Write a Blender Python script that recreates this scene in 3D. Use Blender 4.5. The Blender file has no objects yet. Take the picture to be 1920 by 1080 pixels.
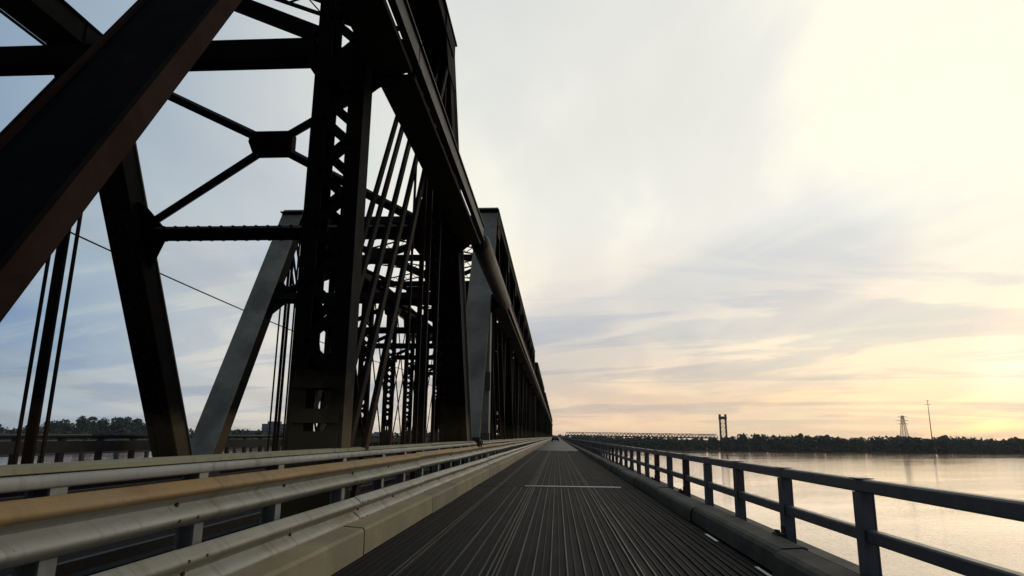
import bpy, math, random
import numpy as np
from mathutils import Vector, Matrix
random.seed(7); RNG = np.random.default_rng(11)
R = math.radians
scene = bpy.context.scene
col = scene.collection

# ------------------------------------------------------------------ camera
cd = bpy.data.cameras.new('camera'); cam = bpy.data.objects.new('camera', cd); col.objects.link(cam)
cam.location = (0, 0, 1.25); cam.rotation_euler = (R(102.519), R(-0.63), R(3.753))
cd.sensor_width = 36; cd.lens = 1250/1920*36; cd.clip_start = 0.05; cd.clip_end = 30000
scene.camera = cam

# ------------------------------------------------------------------ sky, sun, exposure
SUN_AZ, SUN_EL = R(32.8), R(5.0)
SUN_DIR = Vector((math.sin(SUN_AZ)*math.cos(SUN_EL), math.cos(SUN_AZ)*math.cos(SUN_EL), math.sin(SUN_EL)))
world = bpy.data.worlds.new('World'); scene.world = world; world.use_nodes = True

class NG:
    """tiny helper for building node trees"""
    def __init__(s, tree): s.t = tree; s.t.nodes.clear()
    def n(s, typ, ins=None, **kw):
        nd = s.t.nodes.new(typ)
        for k, v in kw.items(): setattr(nd, k, v)
        for k, v in (ins or {}).items():
            if hasattr(v, 'is_output'): s.t.links.new(v, nd.inputs[k])
            else: nd.inputs[k].default_value = v
        return nd
    def math(s, op, a, b=None, c=None, clamp=False):
        ins = {0: a}
        if b is not None: ins[1] = b
        if c is not None: ins[2] = c
        nd = s.n('ShaderNodeMath', ins, operation=op); nd.use_clamp = clamp
        return nd.outputs[0]
    def vmath(s, op, a, b=None, out=0):
        ins = {0: a}
        if b is not None: ins[1] = b
        return s.n('ShaderNodeVectorMath', ins, operation=op).outputs[out]
    def ramp(s, fac, stops, interp='LINEAR'):
        nd = s.n('ShaderNodeValToRGB', {'Fac': fac}); cr = nd.color_ramp; cr.interpolation = interp
        while len(cr.elements) < len(stops): cr.elements.new(0.5)
        for e, (p, c) in zip(cr.elements, stops):
            e.position = p; e.color = (*c, 1) if isinstance(c, tuple) else (c, c, c, 1)
        return nd.outputs['Color']
    def mix(s, fac, a, b, blend='MIX'):
        nd = s.n('ShaderNodeMix', data_type='RGBA', blend_type=blend)
        for idx, v in ((0, fac), (6, a), (7, b)):
            if hasattr(v, 'is_output'): s.t.links.new(v, nd.inputs[idx])
            else: nd.inputs[idx].default_value = (*v, 1) if isinstance(v, tuple) and len(v) == 3 else v
        return nd.outputs[2]
    def noise(s, vec, scale, detail=4, rough=0.5, dist=0.0):
        return s.n('ShaderNodeTexNoise', {'Vector': vec, 'Scale': scale, 'Detail': detail, 'Roughness': rough, 'Distortion': dist}).outputs['Fac']

g = NG(world.node_tree)
tc = g.n('ShaderNodeTexCoord')
D = g.vmath('NORMALIZE', tc.outputs['Generated'])
sx = g.n('ShaderNodeSeparateXYZ', {0: D})
z = g.math('MAXIMUM', sx.outputs[2], 0.0)
s_dot = g.vmath('DOT_PRODUCT', D, tuple(SUN_DIR), out=1)
s01 = g.math('MULTIPLY_ADD', s_dot, 0.5, 0.5)                      # 0 opposite the sun .. 1 at the sun
sky = g.n('ShaderNodeTexSky', sky_type='NISHITA')
sky.sun_disc = False; sky.sun_elevation = SUN_EL; sky.sun_rotation = SUN_AZ; sky.air_density = 1.0; sky.dust_density = 1.5; sky.ozone_density = 1.5
# cloud deck: planar projection so that streaks run together towards the horizon
den = g.math('ADD', z, 0.09)
px = g.math('DIVIDE', sx.outputs[0], den); py = g.math('DIVIDE', sx.outputs[1], den)
P = g.n('ShaderNodeCombineXYZ', {0: px, 1: py, 2: 0.0}).outputs[0]
def streak(rot, scl, loc):
    v = g.n('ShaderNodeVectorRotate', {'Vector': P, 'Angle': R(rot)}, rotation_type='Z_AXIS').outputs[0]
    return g.n('ShaderNodeMapping', {'Vector': v, 'Scale': (*scl, 1), 'Location': (*loc, 0)}).outputs[0]
nz1 = g.noise(streak(-14, (0.62, 0.30), (14.7, 2.4)), 1.0, 5, 0.48, 0.5)      # broad streaks
nz2 = g.noise(streak(8, (0.95, 0.36), (6.3, 6.2)), 1.0, 5, 0.50, 0.4)        # breaks
nz3 = g.noise(streak(16, (0.34, 0.95), (15.9, 1.1)), 0.9, 8, 0.58, 0.8)        # small bars of cloud low down
lit = g.ramp(s01, [(0.0, (0.17, 0.19, 0.22)), (0.42, (0.22, 0.27, 0.33)), (0.58, (0.26, 0.37, 0.50)), (0.68, (0.43, 0.52, 0.59)), (0.76, (0.68, 0.70, 0.69)),
                   (0.84, (0.85, 0.85, 0.80)), (0.92, (0.92, 0.91, 0.84)), (1.0, (0.96, 0.94, 0.86))])
# low sun warms the air near the horizon on its side
hz = g.ramp(z, [(0.0, 1.0), (0.05, 0.90), (0.13, 0.50), (0.30, 0.0)])
side = g.ramp(s01, [(0.55, 0.0), (0.70, 0.25), (0.90, 0.95), (1.0, 1.0)])
warm_f = g.math('MULTIPLY', hz, side)
warm = g.ramp(s01, [(0.6, (0.50, 0.52, 0.51)), (0.84, (0.86, 0.70, 0.54)), (0.95, (0.98, 0.69, 0.47)), (1.0, (0.98, 0.77, 0.53))])
bodyc = g.mix(warm_f, lit, warm)
# grey-blue undersides of the cloud streaks
st = g.ramp(nz1, [(0.45, 0.0), (0.55, 0.75), (0.68, 1.0)])
st_amt = g.math('MULTIPLY', st, g.ramp(z, [(0.0, 0.15), (0.06, 0.75), (0.25, 0.85), (0.42, 0.40), (0.60, 0.25)]))
bodyc = g.mix(st_amt, bodyc, g.mix(1.0, bodyc, (0.68, 0.77, 0.91), 'MULTIPLY'))
st3 = g.math('MULTIPLY', g.ramp(nz3, [(0.49, 0.0), (0.545, 0.75), (0.64, 1.0)]), g.ramp(z, [(0.0, 0.12), (0.03, 0.75), (0.14, 0.90), (0.22, 0.5), (0.30, 0.0)]))
bodyc = g.mix(st3, bodyc, g.mix(1.0, bodyc, (0.67, 0.76, 0.91), 'MULTIPLY'))
# brighter breaks towards the sun
br = g.ramp(nz2, [(0.47, 0.0), (0.58, 1.0)])
br_amt = g.math('MULTIPLY', br, g.ramp(s01, [(0.7, 0.15), (0.95, 0.9)]))
bodyc = g.mix(br_amt, bodyc, g.mix(1.0, bodyc, (1.14, 1.12, 1.02), 'MULTIPLY'))
glow = g.math('POWER', g.math('MAXIMUM', s_dot, 0.0), 1500.0)
bodyc = g.mix(g.math('MULTIPLY', glow, g.math('MULTIPLY_ADD', st3, -0.5, 0.7)), bodyc, (1.25, 1.15, 0.92))
cover = g.ramp(nz2, [(0.30, 0.80), (0.55, 0.97)])
clear = g.mix(1.0, sky.outputs['Color'], (0.10, 0.10, 0.10), 'MULTIPLY')
final = g.mix(cover, clear, bodyc)
bg = g.n('ShaderNodeBackground', {'Color': final, 'Strength': 1.0})
g.n('ShaderNodeOutputWorld', {'Surface': bg.outputs[0]})

sl = bpy.data.lights.new('sun', 'SUN'); sun = bpy.data.objects.new('sun', sl); col.objects.link(sun)
sl.energy = 0.5; sl.angle = R(60); sl.color = (1.0, 0.80, 0.56)
sun.rotation_euler = (-SUN_DIR).to_track_quat('-Z', 'Y').to_euler(); sun.location = (60, 90, 40)

vs = scene.view_settings
vs.view_transform = 'Standard'; vs.look = 'None'; vs.exposure = 0.0; vs.gamma = 1.0; vs.use_curve_mapping = False

# ------------------------------------------------------------------ helpers
class MB:
    """collects shapes and links them as ONE mesh object"""
    def __init__(s): s.v = []; s.f = []
    def add(s, vs_, fs):
        o = len(s.v); s.v += [tuple(q) for q in vs_]; s.f += [tuple(i+o for i in q) for q in fs]; return s
    def box(s, x0, x1, y0, y1, z0, z1):
        return s.add([(x0,y0,z0),(x1,y0,z0),(x1,y1,z0),(x0,y1,z0),(x0,y0,z1),(x1,y0,z1),(x1,y1,z1),(x0,y1,z1)],
                     [(3,2,1,0),(4,5,6,7),(0,1,5,4),(1,2,6,5),(2,3,7,6),(3,0,4,7)])
    def bar(s, a, b, w, h, side=(1,0,0)):
        """box from a to b; w across along `side`, h across the other way"""
        a = Vector(a); b = Vector(b); d = (b-a).normalized(); sd = Vector(side)
        sd = (sd - d*sd.dot(d)).normalized(); u = d.cross(sd)
        q = []
        for p in (a, b):
            for i, j in ((-1,-1),(1,-1),(1,1),(-1,1)): q.append(p + sd*(i*w/2) + u*(j*h/2))
        return s.add(q, [(3,2,1,0),(4,5,6,7),(0,1,5,4),(1,2,6,5),(2,3,7,6),(3,0,4,7)])
    def tube(s, pts, r, n=8, cap=True):
        pts = [Vector(p) for p in pts]; rs = r if isinstance(r, (list, tuple)) else [r]*len(pts); q = []; fs = []
        for i, p in enumerate(pts):
            d = (pts[min(i+1, len(pts)-1)] - pts[max(i-1, 0)]).normalized()
            a = d.cross(Vector((0,0,1)) if abs(d.z) < .9 else Vector((1,0,0))).normalized(); b = d.cross(a)
            for k in range(n):
                t = 2*math.pi*k/n; q.append(p + (a*math.cos(t) + b*math.sin(t))*rs[i])
        for i in range(len(pts)-1):
            for k in range(n): fs.append((i*n+k, i*n+(k+1)%n, (i+1)*n+(k+1)%n, (i+1)*n+k))
        if cap: fs += [tuple(range(n))[::-1], tuple((len(pts)-1)*n+k for k in range(n))]
        return s.add(q, fs)
    def extrude(s, prof, y0, y1):
        """closed (x, z) profile swept along y"""
        n = len(prof); q = [(x, y0, zz) for x, zz in prof] + [(x, y1, zz) for x, zz in prof]
        return s.add(q, [(i, (i+1) % n, n+(i+1) % n, n+i) for i in range(n)] + [tuple(range(n))[::-1], tuple(range(n, 2*n))])
    def plate(s, pts, nrm, t):
        """flat polygon of thickness t along nrm"""
        nrm = Vector(nrm).normalized()*(t/2); n = len(pts)
        q = [Vector(p)-nrm for p in pts] + [Vector(p)+nrm for p in pts]
        return s.add(q, [tuple(range(n))[::-1], tuple(range(n, 2*n))] + [(i, (i+1) % n, n+(i+1) % n, n+i) for i in range(n)])
    def mesh(s, name):
        m = bpy.data.meshes.new(name); m.from_pydata(s.v, [], s.f); m.update(); return m
    def build(s, name, m, parent=None, smooth=False, kind=None, loc=None):
        me = s.mesh(name); me.materials.append(m)
        if smooth: me.polygons.foreach_set('use_smooth', [True]*len(me.polygons))
        return link(name, me, parent, kind, loc)
def link(name, me, parent=None, kind=None, loc=None):
    o = bpy.data.objects.new(name, me); col.objects.link(o); o.parent = parent
    if kind: o['kind'] = kind
    if loc: o.location = loc
    return o
def tag(o, label, cat, group=None):
    o['label'] = label; o['category'] = cat
    if group: o['group'] = group
    return o
def thing(name, label, cat, loc=(0,0,0), group=None):
    o = bpy.data.objects.new(name, None); col.objects.link(o); o.location = loc; o.empty_display_size = 0.2
    return tag(o, label, cat, group)
def kids(o): return [c for c in bpy.data.objects if c.parent == o]

# ------------------------------------------------------------------ materials
def material(name, base, rough=0.6, metal=0.0, var=0.25, vscale=3.0, second=None, sec_scale=1.2, sec_lo=0.52, sec_hi=0.66, bump=0.0, bscale=20.0, spec=0.5, stain=None, coords='Object', stretch=(1,1,1), gloss_var=0.12):
    m = bpy.data.materials.new(name); m.use_nodes = True; h = NG(m.node_tree)
    t = h.n('ShaderNodeTexCoord')
    if coords == 'World':
        vec = h.n('ShaderNodeNewGeometry').outputs['Position']
    else: vec = t.outputs['Object']
    vec = h.n('ShaderNodeMapping', {'Vector': vec, 'Scale': stretch}).outputs[0]
    nz = h.noise(vec, vscale, 6, 0.6)
    c = h.ramp(nz, [(0.30, tuple(max(0, x*(1-var)) for x in base)), (0.70, tuple(min(1, x*(1+var)) for x in base))])
    if second:
        n2 = h.noise(vec, sec_scale, 7, 0.65, 0.4)
        c = h.mix(h.ramp(n2, [(sec_lo, 0.0), (sec_hi, 1.0)]), c, second)
    if stain:    # (colour, height): road dirt and salt thrown up over the foot of the steel
        wp = h.n('ShaderNodeSeparateXYZ', {0: h.n('ShaderNodeNewGeometry').outputs['Position']}).outputs[2]
        wob = h.math('MULTIPLY_ADD', h.noise(vec, 1.4, 5, 0.6), 1.2, -0.6)
        f = h.n('ShaderNodeMapRange', {0: h.math('ADD', wp, wob), 1: stain[1]+0.25, 2: stain[1]-0.35, 3: 0.0, 4: 0.85}).outputs[0]
        c = h.mix(f, c, stain[0])
    r = h.math('MULTIPLY_ADD', h.noise(vec, vscale*2.3, 4, 0.6), 2*gloss_var, rough-gloss_var, clamp=True)
    p = h.n('ShaderNodeBsdfPrincipled', {'Base Color': c, 'Roughness': r, 'Metallic': metal, 'Specular IOR Level': spec})
    if bump > 0:
        b = h.n('ShaderNodeBump', {'Height': h.noise(vec, bscale, 5, 0.6), 'Strength': bump, 'Distance': 0.02})
        h.t.links.new(b.outputs[0], p.inputs['Normal'])
    h.n('ShaderNodeOutputMaterial', {0: p.outputs[0]})
    return m
def emitter(name, c, s):
    m = bpy.data.materials.new(name); m.use_nodes = True; h = NG(m.node_tree)
    h.n('ShaderNodeOutputMaterial', {0: h.n('ShaderNodeEmission', {'Color': (*c, 1), 'Strength': s}).outputs[0]}); return m

TAN = (0.12, 0.088, 0.05)
M = {}
M['steel'] = material('black_steel', (0.0055, 0.0054, 0.0058), 0.75, 0, 0.4, 2.0, (0.012, 0.007, 0.005), 0.7, 0.55, 0.72, 0.15, 14, 0.03, stain=(TAN, 1.75), coords='World')
M['steel_low'] = material('black_chord_steel', (0.006, 0.006, 0.006), 0.8, 0, 0.4, 2.0, None, spec=0.08, coords='World')
M['eyebar'] = material('eyebar_steel', (0.007, 0.006, 0.006), 0.7, 0, 0.4, 2.0, (0.022, 0.010, 0.006), 0.9, 0.50, 0.70, 0.1, 14, 0.03, stain=((0.05, 0.032, 0.020), 1.7), coords='World')
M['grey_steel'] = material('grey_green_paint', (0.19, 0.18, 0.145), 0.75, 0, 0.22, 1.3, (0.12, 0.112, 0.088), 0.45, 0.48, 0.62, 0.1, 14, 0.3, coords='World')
M['grey_band'] = material('dark_grey_band', (0.075, 0.072, 0.06), 0.8, 0, 0.25, 2.0, None, spec=0.15, coords='World')
M['duct'] = material('duct_paint', (0.010, 0.010, 0.011), 0.55, 0, 0.3, 2.0, None, bump=0.1, spec=0.12, coords='World')
def weathered(name, base, dirt, rust, rust_lo, rough=0.6, metal=0.15):
    """rail coating: blotchy dirt, drips running down, rust spots, slight dents"""
    m = bpy.data.materials.new(name); m.use_nodes = True; h = NG(m.node_tree)
    pos = h.n('ShaderNodeNewGeometry').outputs['Position']
    lng = h.n('ShaderNodeMapping', {'Vector': pos, 'Scale': (1, 0.22, 1)}).outputs[0]
    drip = h.n('ShaderNodeMapping', {'Vector': pos, 'Scale': (1.5, 9.0, 0.8)}).outputs[0]
    c = h.mix(h.ramp(h.noise(lng, 3.0, 6, 0.62), [(0.32, 0.0), (0.68, 1.0)]), base, dirt)
    c = h.mix(h.math('MULTIPLY', h.ramp(h.noise(drip, 1.0, 5, 0.6), [(0.50, 0.0), (0.66, 1.0)]), 0.55), c, tuple(x*0.52 for x in dirt))
    c = h.mix(h.math('MULTIPLY', h.ramp(h.noise(lng, 1.1, 8, 0.72, 0.6), [(rust_lo, 0.0), (rust_lo+0.10, 1.0)]), 0.8), c, rust)
    c = h.mix(h.ramp(h.noise(pos, 38.0, 3, 0.7), [(0.66, 0.0), (0.72, 0.7)]), c, tuple(x*0.35 for x in rust))
    r = h.math('MULTIPLY_ADD', h.noise(lng, 7.0, 4, 0.6), 0.3, rough-0.15, clamp=True)
    p = h.n('ShaderNodeBsdfPrincipled', {'Base Color': c, 'Roughness': r, 'Metallic': metal, 'Specular IOR Level': 0.35})
    hgt = h.math('MULTIPLY_ADD', h.noise(lng, 2.2, 3, 0.5), 1.0, h.math('MULTIPLY', h.noise(pos, 60.0, 3, 0.6), 0.04))
    b = h.n('ShaderNodeBump', {'Height': hgt, 'Strength': 0.35, 'Distance': 0.05}); h.t.links.new(b.outputs[0], p.inputs['Normal'])
    h.n('ShaderNodeOutputMaterial', {0: p.outputs[0]}); return m
M['galv'] = weathered('galvanised_rail', (0.33, 0.325, 0.285), (0.25, 0.235, 0.17), (0.20, 0.13, 0.06), 0.60)
M['rust_rail'] = weathered('rusted_rail_top', (0.33, 0.19, 0.065), (0.27, 0.20, 0.10), (0.24, 0.11, 0.035), 0.52, 0.7, 0.0)
M['plank'] = weathered('weathered_plank', (0.30, 0.27, 0.165), (0.22, 0.205, 0.125), (0.16, 0.10, 0.05), 0.60, 0.8, 0.0)
M['rust_brown'] = material('rust_brown_steel', (0.022, 0.012, 0.009), 0.8, 0, 0.4, 2.0, (0.04, 0.02, 0.014), 0.9, 0.45, 0.7, 0.1, 14, 0.03, coords='World')
M['grey_rail'] = weathered('grey_rail', (0.33, 0.33, 0.305), (0.26, 0.255, 0.215), (0.17, 0.12, 0.07), 0.64, 0.65, 0.1)
M['post_galv'] = material('galvanised_post', (0.20, 0.205, 0.19), 0.5, 0.3, 0.25, 6, None, bump=0.05, coords='World')
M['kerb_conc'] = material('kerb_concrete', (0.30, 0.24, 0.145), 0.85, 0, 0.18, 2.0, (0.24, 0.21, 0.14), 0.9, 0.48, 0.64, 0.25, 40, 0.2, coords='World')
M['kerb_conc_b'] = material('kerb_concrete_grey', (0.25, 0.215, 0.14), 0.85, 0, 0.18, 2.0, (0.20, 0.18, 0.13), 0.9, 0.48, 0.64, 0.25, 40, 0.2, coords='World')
M['kerb_dark'] = material('dark_kerb_concrete', (0.062, 0.057, 0.048), 0.75, 0, 0.25, 2.4, (0.034, 0.031, 0.027), 1.1, 0.45, 0.62, 0.3, 35, 0.3, coords='World')  # dark concrete tone with random mottling
M['railing'] = material('railing_paint', (0.085, 0.088, 0.098), 0.45, 0.0, 0.25, 4, (0.055, 0.045, 0.04), 1.4, 0.55, 0.7, 0.1, 30, 0.5, coords='World')
M['dark_railing'] = material('dark_weathered_rail', (0.028, 0.027, 0.026), 0.6, 0.0, 0.3, 3, (0.035, 0.026, 0.018), 1.0, 0.5, 0.7, spec=0.3, coords='World')
M['railing_brown'] = material('rusted_railing_post', (0.06, 0.030, 0.020), 0.6, 0.0, 0.3, 4, None, bump=0.1, coords='World')
M['deck'] = material('deck_surface', (0.017, 0.016, 0.015), 0.55, 0, 0.22, 0.9, (0.012, 0.0115, 0.011), 0.30, 0.42, 0.66, 0.25, 60, 0.18, coords='World', stretch=(1.6,0.2,1))
M['deck_pan'] = material('grating_pan', (0.0075, 0.0070, 0.0064), 0.8, 0, 0.35, 0.9, (0.006, 0.006, 0.0058), 0.5, 0.42, 0.66, 0.2, 50, 0.10, coords='World', stretch=(1.5,0.25,1))
M['bar'] = material('polished_grating_bar', (0.060, 0.056, 0.050), 0.6, 0.1, 0.7, 1.2, None, spec=0.25, coords='World', stretch=(3,0.3,1))  # polished steel, with its sky reflection put into the lighter colour
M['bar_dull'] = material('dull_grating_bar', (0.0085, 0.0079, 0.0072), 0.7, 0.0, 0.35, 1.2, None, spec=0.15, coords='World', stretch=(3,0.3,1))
M['glint'] = material('painted_glint', (0.8, 0.78, 0.74), 0.35, 0.6, 0.2, 6, None, coords='World')  # pale colour carries the deck glint and the light below the kerb
M['dark_deck'] = material('ballast', (0.014, 0.013, 0.012), 0.9, 0, 0.4, 8, None, bump=0.5, bscale=12, spec=0.1, coords='World')
M['rail_steel'] = material('railway_rail', (0.02, 0.015, 0.012), 0.7, 0.1, 0.3, 5)
M['rusty'] = material('rusty_casting', (0.03, 0.018, 0.012), 0.8, 0, 0.5, 7, None, bump=0.4, bscale=20, coords='World')
M['leaf'] = material('foliage', (0.055, 0.082, 0.058), 0.8, 0, 0.45, 0.25, (0.035, 0.055, 0.045), 0.06, 0.45, 0.6, spec=0.15, coords='World')
M['bark'] = material('bark', (0.06, 0.05, 0.04), 0.9, 0, 0.3, 3)
M['land'] = material('shore_ground', (0.055, 0.055, 0.035), 0.95, 0, 0.4, 0.05, (0.07, 0.055, 0.04), 0.02, spec=0.1, coords='World')
M['tower'] = material('tower_steel', (0.11, 0.05, 0.035), 0.7, 0, 0.3, 0.3, coords='World')
M['pylon'] = material('pylon_steel', (0.16, 0.14, 0.13), 0.6, 0.3, 0.2, 1)
M['far_steel'] = material('far_bridge_steel', (0.022, 0.02, 0.02), 0.7, 0, 0.3, 0.2, coords='World')
M['building'] = material('building_wall', (0.13, 0.15, 0.17), 0.8, 0, 0.15, 0.05, coords='World')
M['window'] = material('building_glass', (0.03, 0.035, 0.04), 0.2, 0, 0.2, 0.1)
M['cable'] = material('cable_sheath', (0.015, 0.015, 0.016), 0.7)
M['car_black'] = material('black_car_paint', (0.012, 0.012, 0.014), 0.25, 0, 0.1, 2)
M['car_red'] = material('dark_red_car_paint', (0.10, 0.008, 0.008), 0.3, 0, 0.1, 2)
M['car_glass'] = material('car_glass', (0.02, 0.022, 0.025), 0.08, 0, 0.1, 2)
M['tyre'] = material('tyre_rubber', (0.012, 0.012, 0.012), 0.85)
M['rim'] = material('wheel_rim', (0.30, 0.30, 0.31), 0.35, 0.7)
M['taillamp'] = material('tail_lamp_lens', (0.25, 0.01, 0.01), 0.2)
M['headlamp'] = emitter('lit_headlamp', (1.0, 0.92, 0.82), 14.0)
M['headlamp_off'] = material('headlamp_lens', (0.35, 0.33, 0.32), 0.1)

# water: real waves by bump, reflecting the sky
mw = bpy.data.materials.new('river_water'); mw.use_nodes = True; h = NG(mw.node_tree)
pos = h.n('ShaderNodeNewGeometry').outputs['Position']
def wnoise(rot, sc, det): return h.noise(h.n('ShaderNodeMapping', {'Vector': h.n('ShaderNodeVectorRotate', {'Vector': pos, 'Angle': R(rot)}, rotation_type='Z_AXIS').outputs[0], 'Scale': (*sc, 1)}).outputs[0], 1.0, det, 0.55)
w1 = wnoise(-20, (0.09, 0.40), 4); w2 = wnoise(15, (0.45, 1.5), 4); wp_ = wnoise(-30, (0.006, 0.022), 4)     # swell, ripples, wind patches
patch = h.ramp(wp_, [(0.38, 0.25), (0.62, 1.0)])
hh = h.math('MULTIPLY_ADD', h.math('MULTIPLY', w2, patch), 0.75, h.math('MULTIPLY', w1, 0.9))
bp = h.n('ShaderNodeBump', {'Height': hh, 'Strength': 0.26, 'Distance': 0.35})
rg = h.math('MULTIPLY_ADD', patch, 0.05, 0.04)
p = h.n('ShaderNodeBsdfPrincipled', {'Base Color': (0.40, 0.225, 0.115, 1), 'Roughness': rg, 'IOR': 1.5, 'Specular IOR Level': 0.6})
h.t.links.new(bp.outputs[0], p.inputs['Normal'])
h.n('ShaderNodeOutputMaterial', {0: p.outputs[0]})
M['water'] = mw

# ------------------------------------------------------------------ terrain and water
WZ = -12.0
MB().add([(-6000,-3000,WZ),(6000,-3000,WZ),(6000,6500,WZ),(-6000,6500,WZ)], [(0,1,2,3)]).build('water', M['water'], kind='structure')
shore = [(-5200,1500),(-2600,820),(-1200,600),(-700,545),(-470,540),(-330,575),(-200,680),(-60,860),(10,930),(60,800),(110,735),(178,712),(260,715),(360,732),(502,770),(700,850),(1000,900),(1800,1050),(3200,1500),(5200,2100)]
def shore_fine(step=6.0):
    out = []
    for (x0,y0),(x1,y1) in zip(shore[:-1], shore[1:]):
        n = max(1, int(math.hypot(x1-x0, y1-y0)/max(step, (abs(x0)+abs(x1))/120)))
        for i in range(n):
            t = i/n; out.append((x0+(x1-x0)*t, y0+(y1-y0)*t))
    return out + [shore[-1]]
sf = shore_fine(); n = len(sf); lb = MB(); vv = []; ff = []
for i, (x, y) in enumerate(sf):
    j = 3*math.sin(i*0.9)+2*math.sin(i*2.3+1)
    d = math.hypot(x, y); ux, uy = x/d, y/d
    for off, zz in ((0, WZ-0.4), (3, WZ+0.7), (9, WZ+1.6), (60, WZ+2.2), (400, WZ+3.0)):
        vv.append((x+ux*(off+j), y+uy*(off+j), zz))
    vv.append((x+ux*3600, y+uy*3600, WZ+3.5))
for i in range(n-1):
    for k in range(5): a = i*6+k; ff.append((a, a+6, a+7, a+1))
lb.add(vv, ff).build('far_shore', M['land'], kind='structure')

# ------------------------------------------------------------------ bridge decks
Y0, YEND = -9.0, 860.0
XL, XR = -2.05, 2.03           # road edges at the kerbs
road = MB(); road.box(-2.9, 2.75, 62.02, YEND, -0.35, -0.006)
road_o = road.build('roadway', M['deck'], kind='structure')
def grating(name, ya, yb, fine):
    pan = MB().box(-2.9, 2.75, ya, yb, -0.35, -0.018).build(name, M['deck_pan'], kind='structure')
    b1 = MB(); b2 = MB(); x = XL+0.03; i = 0
    while x < XR-0.02:
        if not any(abs(x-q) < 0.035 for q in (-0.62, 0.78, -1.5)):
            tgt = b1 if (i % 2 == 0 and (-1.15 if fine else -0.8) < x < (1.1 if fine else 0.9)) else b2  # lighter bars only mid-lane, where the reflection is painted in
            w = random.uniform(0.0045, 0.0075); dx = random.uniform(-.004, .004)
            tgt.box(x+dx-w, x+dx+w, ya, yb-0.04, -0.018, 0.0 if i % 2 == 0 else -0.007)
        x += 0.0815; i += 1
    for q in (-0.62, 0.78, -1.5):      # seams between the grating panels
        for e in (-0.026, 0.026): b1.box(q+e-0.007, q+e+0.007, ya, yb-0.04, -0.018, 0.001)
    b1.build('polished_sheen_bars', M['bar'], pan, kind='stuff'); b2.build('dull_grating_bars', M['bar_dull'], pan, kind='stuff')
    return pan
pr = grating('grating_deck', Y0, 17.70, True)
grating('grating_deck_beyond', 17.86, 62.0, False)
j = MB(); j.box(XL, XR, 17.70, 17.86, -0.3, -0.012); j.build('expansion_joint', M['deck_pan'], pr)
j = MB(); j.box(-0.82, 1.62, 17.735, 17.825, -0.05, 0.012); j.build('joint_glint_bar', M['glint'], pr)  # glint on the expansion joint, put in as a short pale bar
j = MB()
y = 62+15
while y < 420:
    j.box(XL, XR, y-0.06, y+0.06, -0.02, 0.0); y += 29.7
j.build('deck_joint_strips', M['deck_pan'], road_o, kind='stuff')

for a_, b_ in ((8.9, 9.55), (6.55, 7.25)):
    q = MB(); q.box(1.965, 2.0, a_, b_, -0.004, 0.004); q.build('lit_gap_strip', M['glint'], pr)  # pale strips standing in for light shining through slots under the kerb
rd = MB(); rd.box(-11.0, -3.55, -40, 520, -0.5, -0.12); rdo = rd.build('railway_deck', M['dark_deck'], kind='structure')
for xx in (-10.0, -8.5, -6.1, -4.6):
    q = MB(); q.box(xx-0.035, xx+0.035, -40, 520, -0.12, 0.05); q.build('rail', M['rail_steel'], rdo)
ld = MB(); ld.box(-17.3, -12.2, -40, YEND, -0.35, 0.0); ld.build('opposite_roadway', M['deck'], kind='structure')
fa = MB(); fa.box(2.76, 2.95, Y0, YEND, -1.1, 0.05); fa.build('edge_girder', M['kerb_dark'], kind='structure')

# ------------------------------------------------------------------ kerbs
kl = thing('left_kerb', 'low buff concrete kerb blocks along the left edge of the steel deck', 'kerb', (XL, 0, 0))
profL = [(0.0, 0.0), (0.0, 0.245), (-0.02, 0.275), (-0.26, 0.29), (-0.26, 0.0)]
def kerb_mesh(prof, ln, seg_gap=0.012):
    return MB().extrude(prof, seg_gap, ln-seg_gap)
ys = [-4.0, -0.2, 3.4, 7.4, 11.4, 14.2, 17.0]
while ys[-1] < 430: ys.append(ys[-1] + (4.1 if ys[-1] < 120 else 16.4))
cache = {}
for i, (a, b) in enumerate(zip(ys[:-1], ys[1:])):
    key = (round(b-a, 2), i % 3 == 1)
    if key not in cache:
        cache[key] = kerb_mesh(profL[::-1], b-a).mesh('kerb_block'); cache[key].materials.append(M['kerb_conc_b'] if key[1] else M['kerb_conc'])
    o = link('kerb_block', cache[key], kl); o.location = (random.uniform(-.006, .006), a, random.uniform(-.006, .004) - 0.002)
kr = thing('right_kerb', 'dark rounded concrete kerb below the right railing', 'kerb', (XR, 0, 0))
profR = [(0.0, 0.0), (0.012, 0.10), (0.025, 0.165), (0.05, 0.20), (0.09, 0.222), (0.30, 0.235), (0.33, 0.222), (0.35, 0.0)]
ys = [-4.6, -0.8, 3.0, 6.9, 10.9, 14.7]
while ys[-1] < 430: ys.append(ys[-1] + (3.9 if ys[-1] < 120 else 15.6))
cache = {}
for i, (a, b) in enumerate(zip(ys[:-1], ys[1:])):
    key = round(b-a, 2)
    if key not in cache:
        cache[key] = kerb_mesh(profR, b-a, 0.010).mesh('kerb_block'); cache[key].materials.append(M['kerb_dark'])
    o = link('kerb_block', cache[key], kr); o.location = (0.022 if i % 2 else 0.0, a, (0.012 if i % 2 else 0.0) - 0.002)

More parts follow.
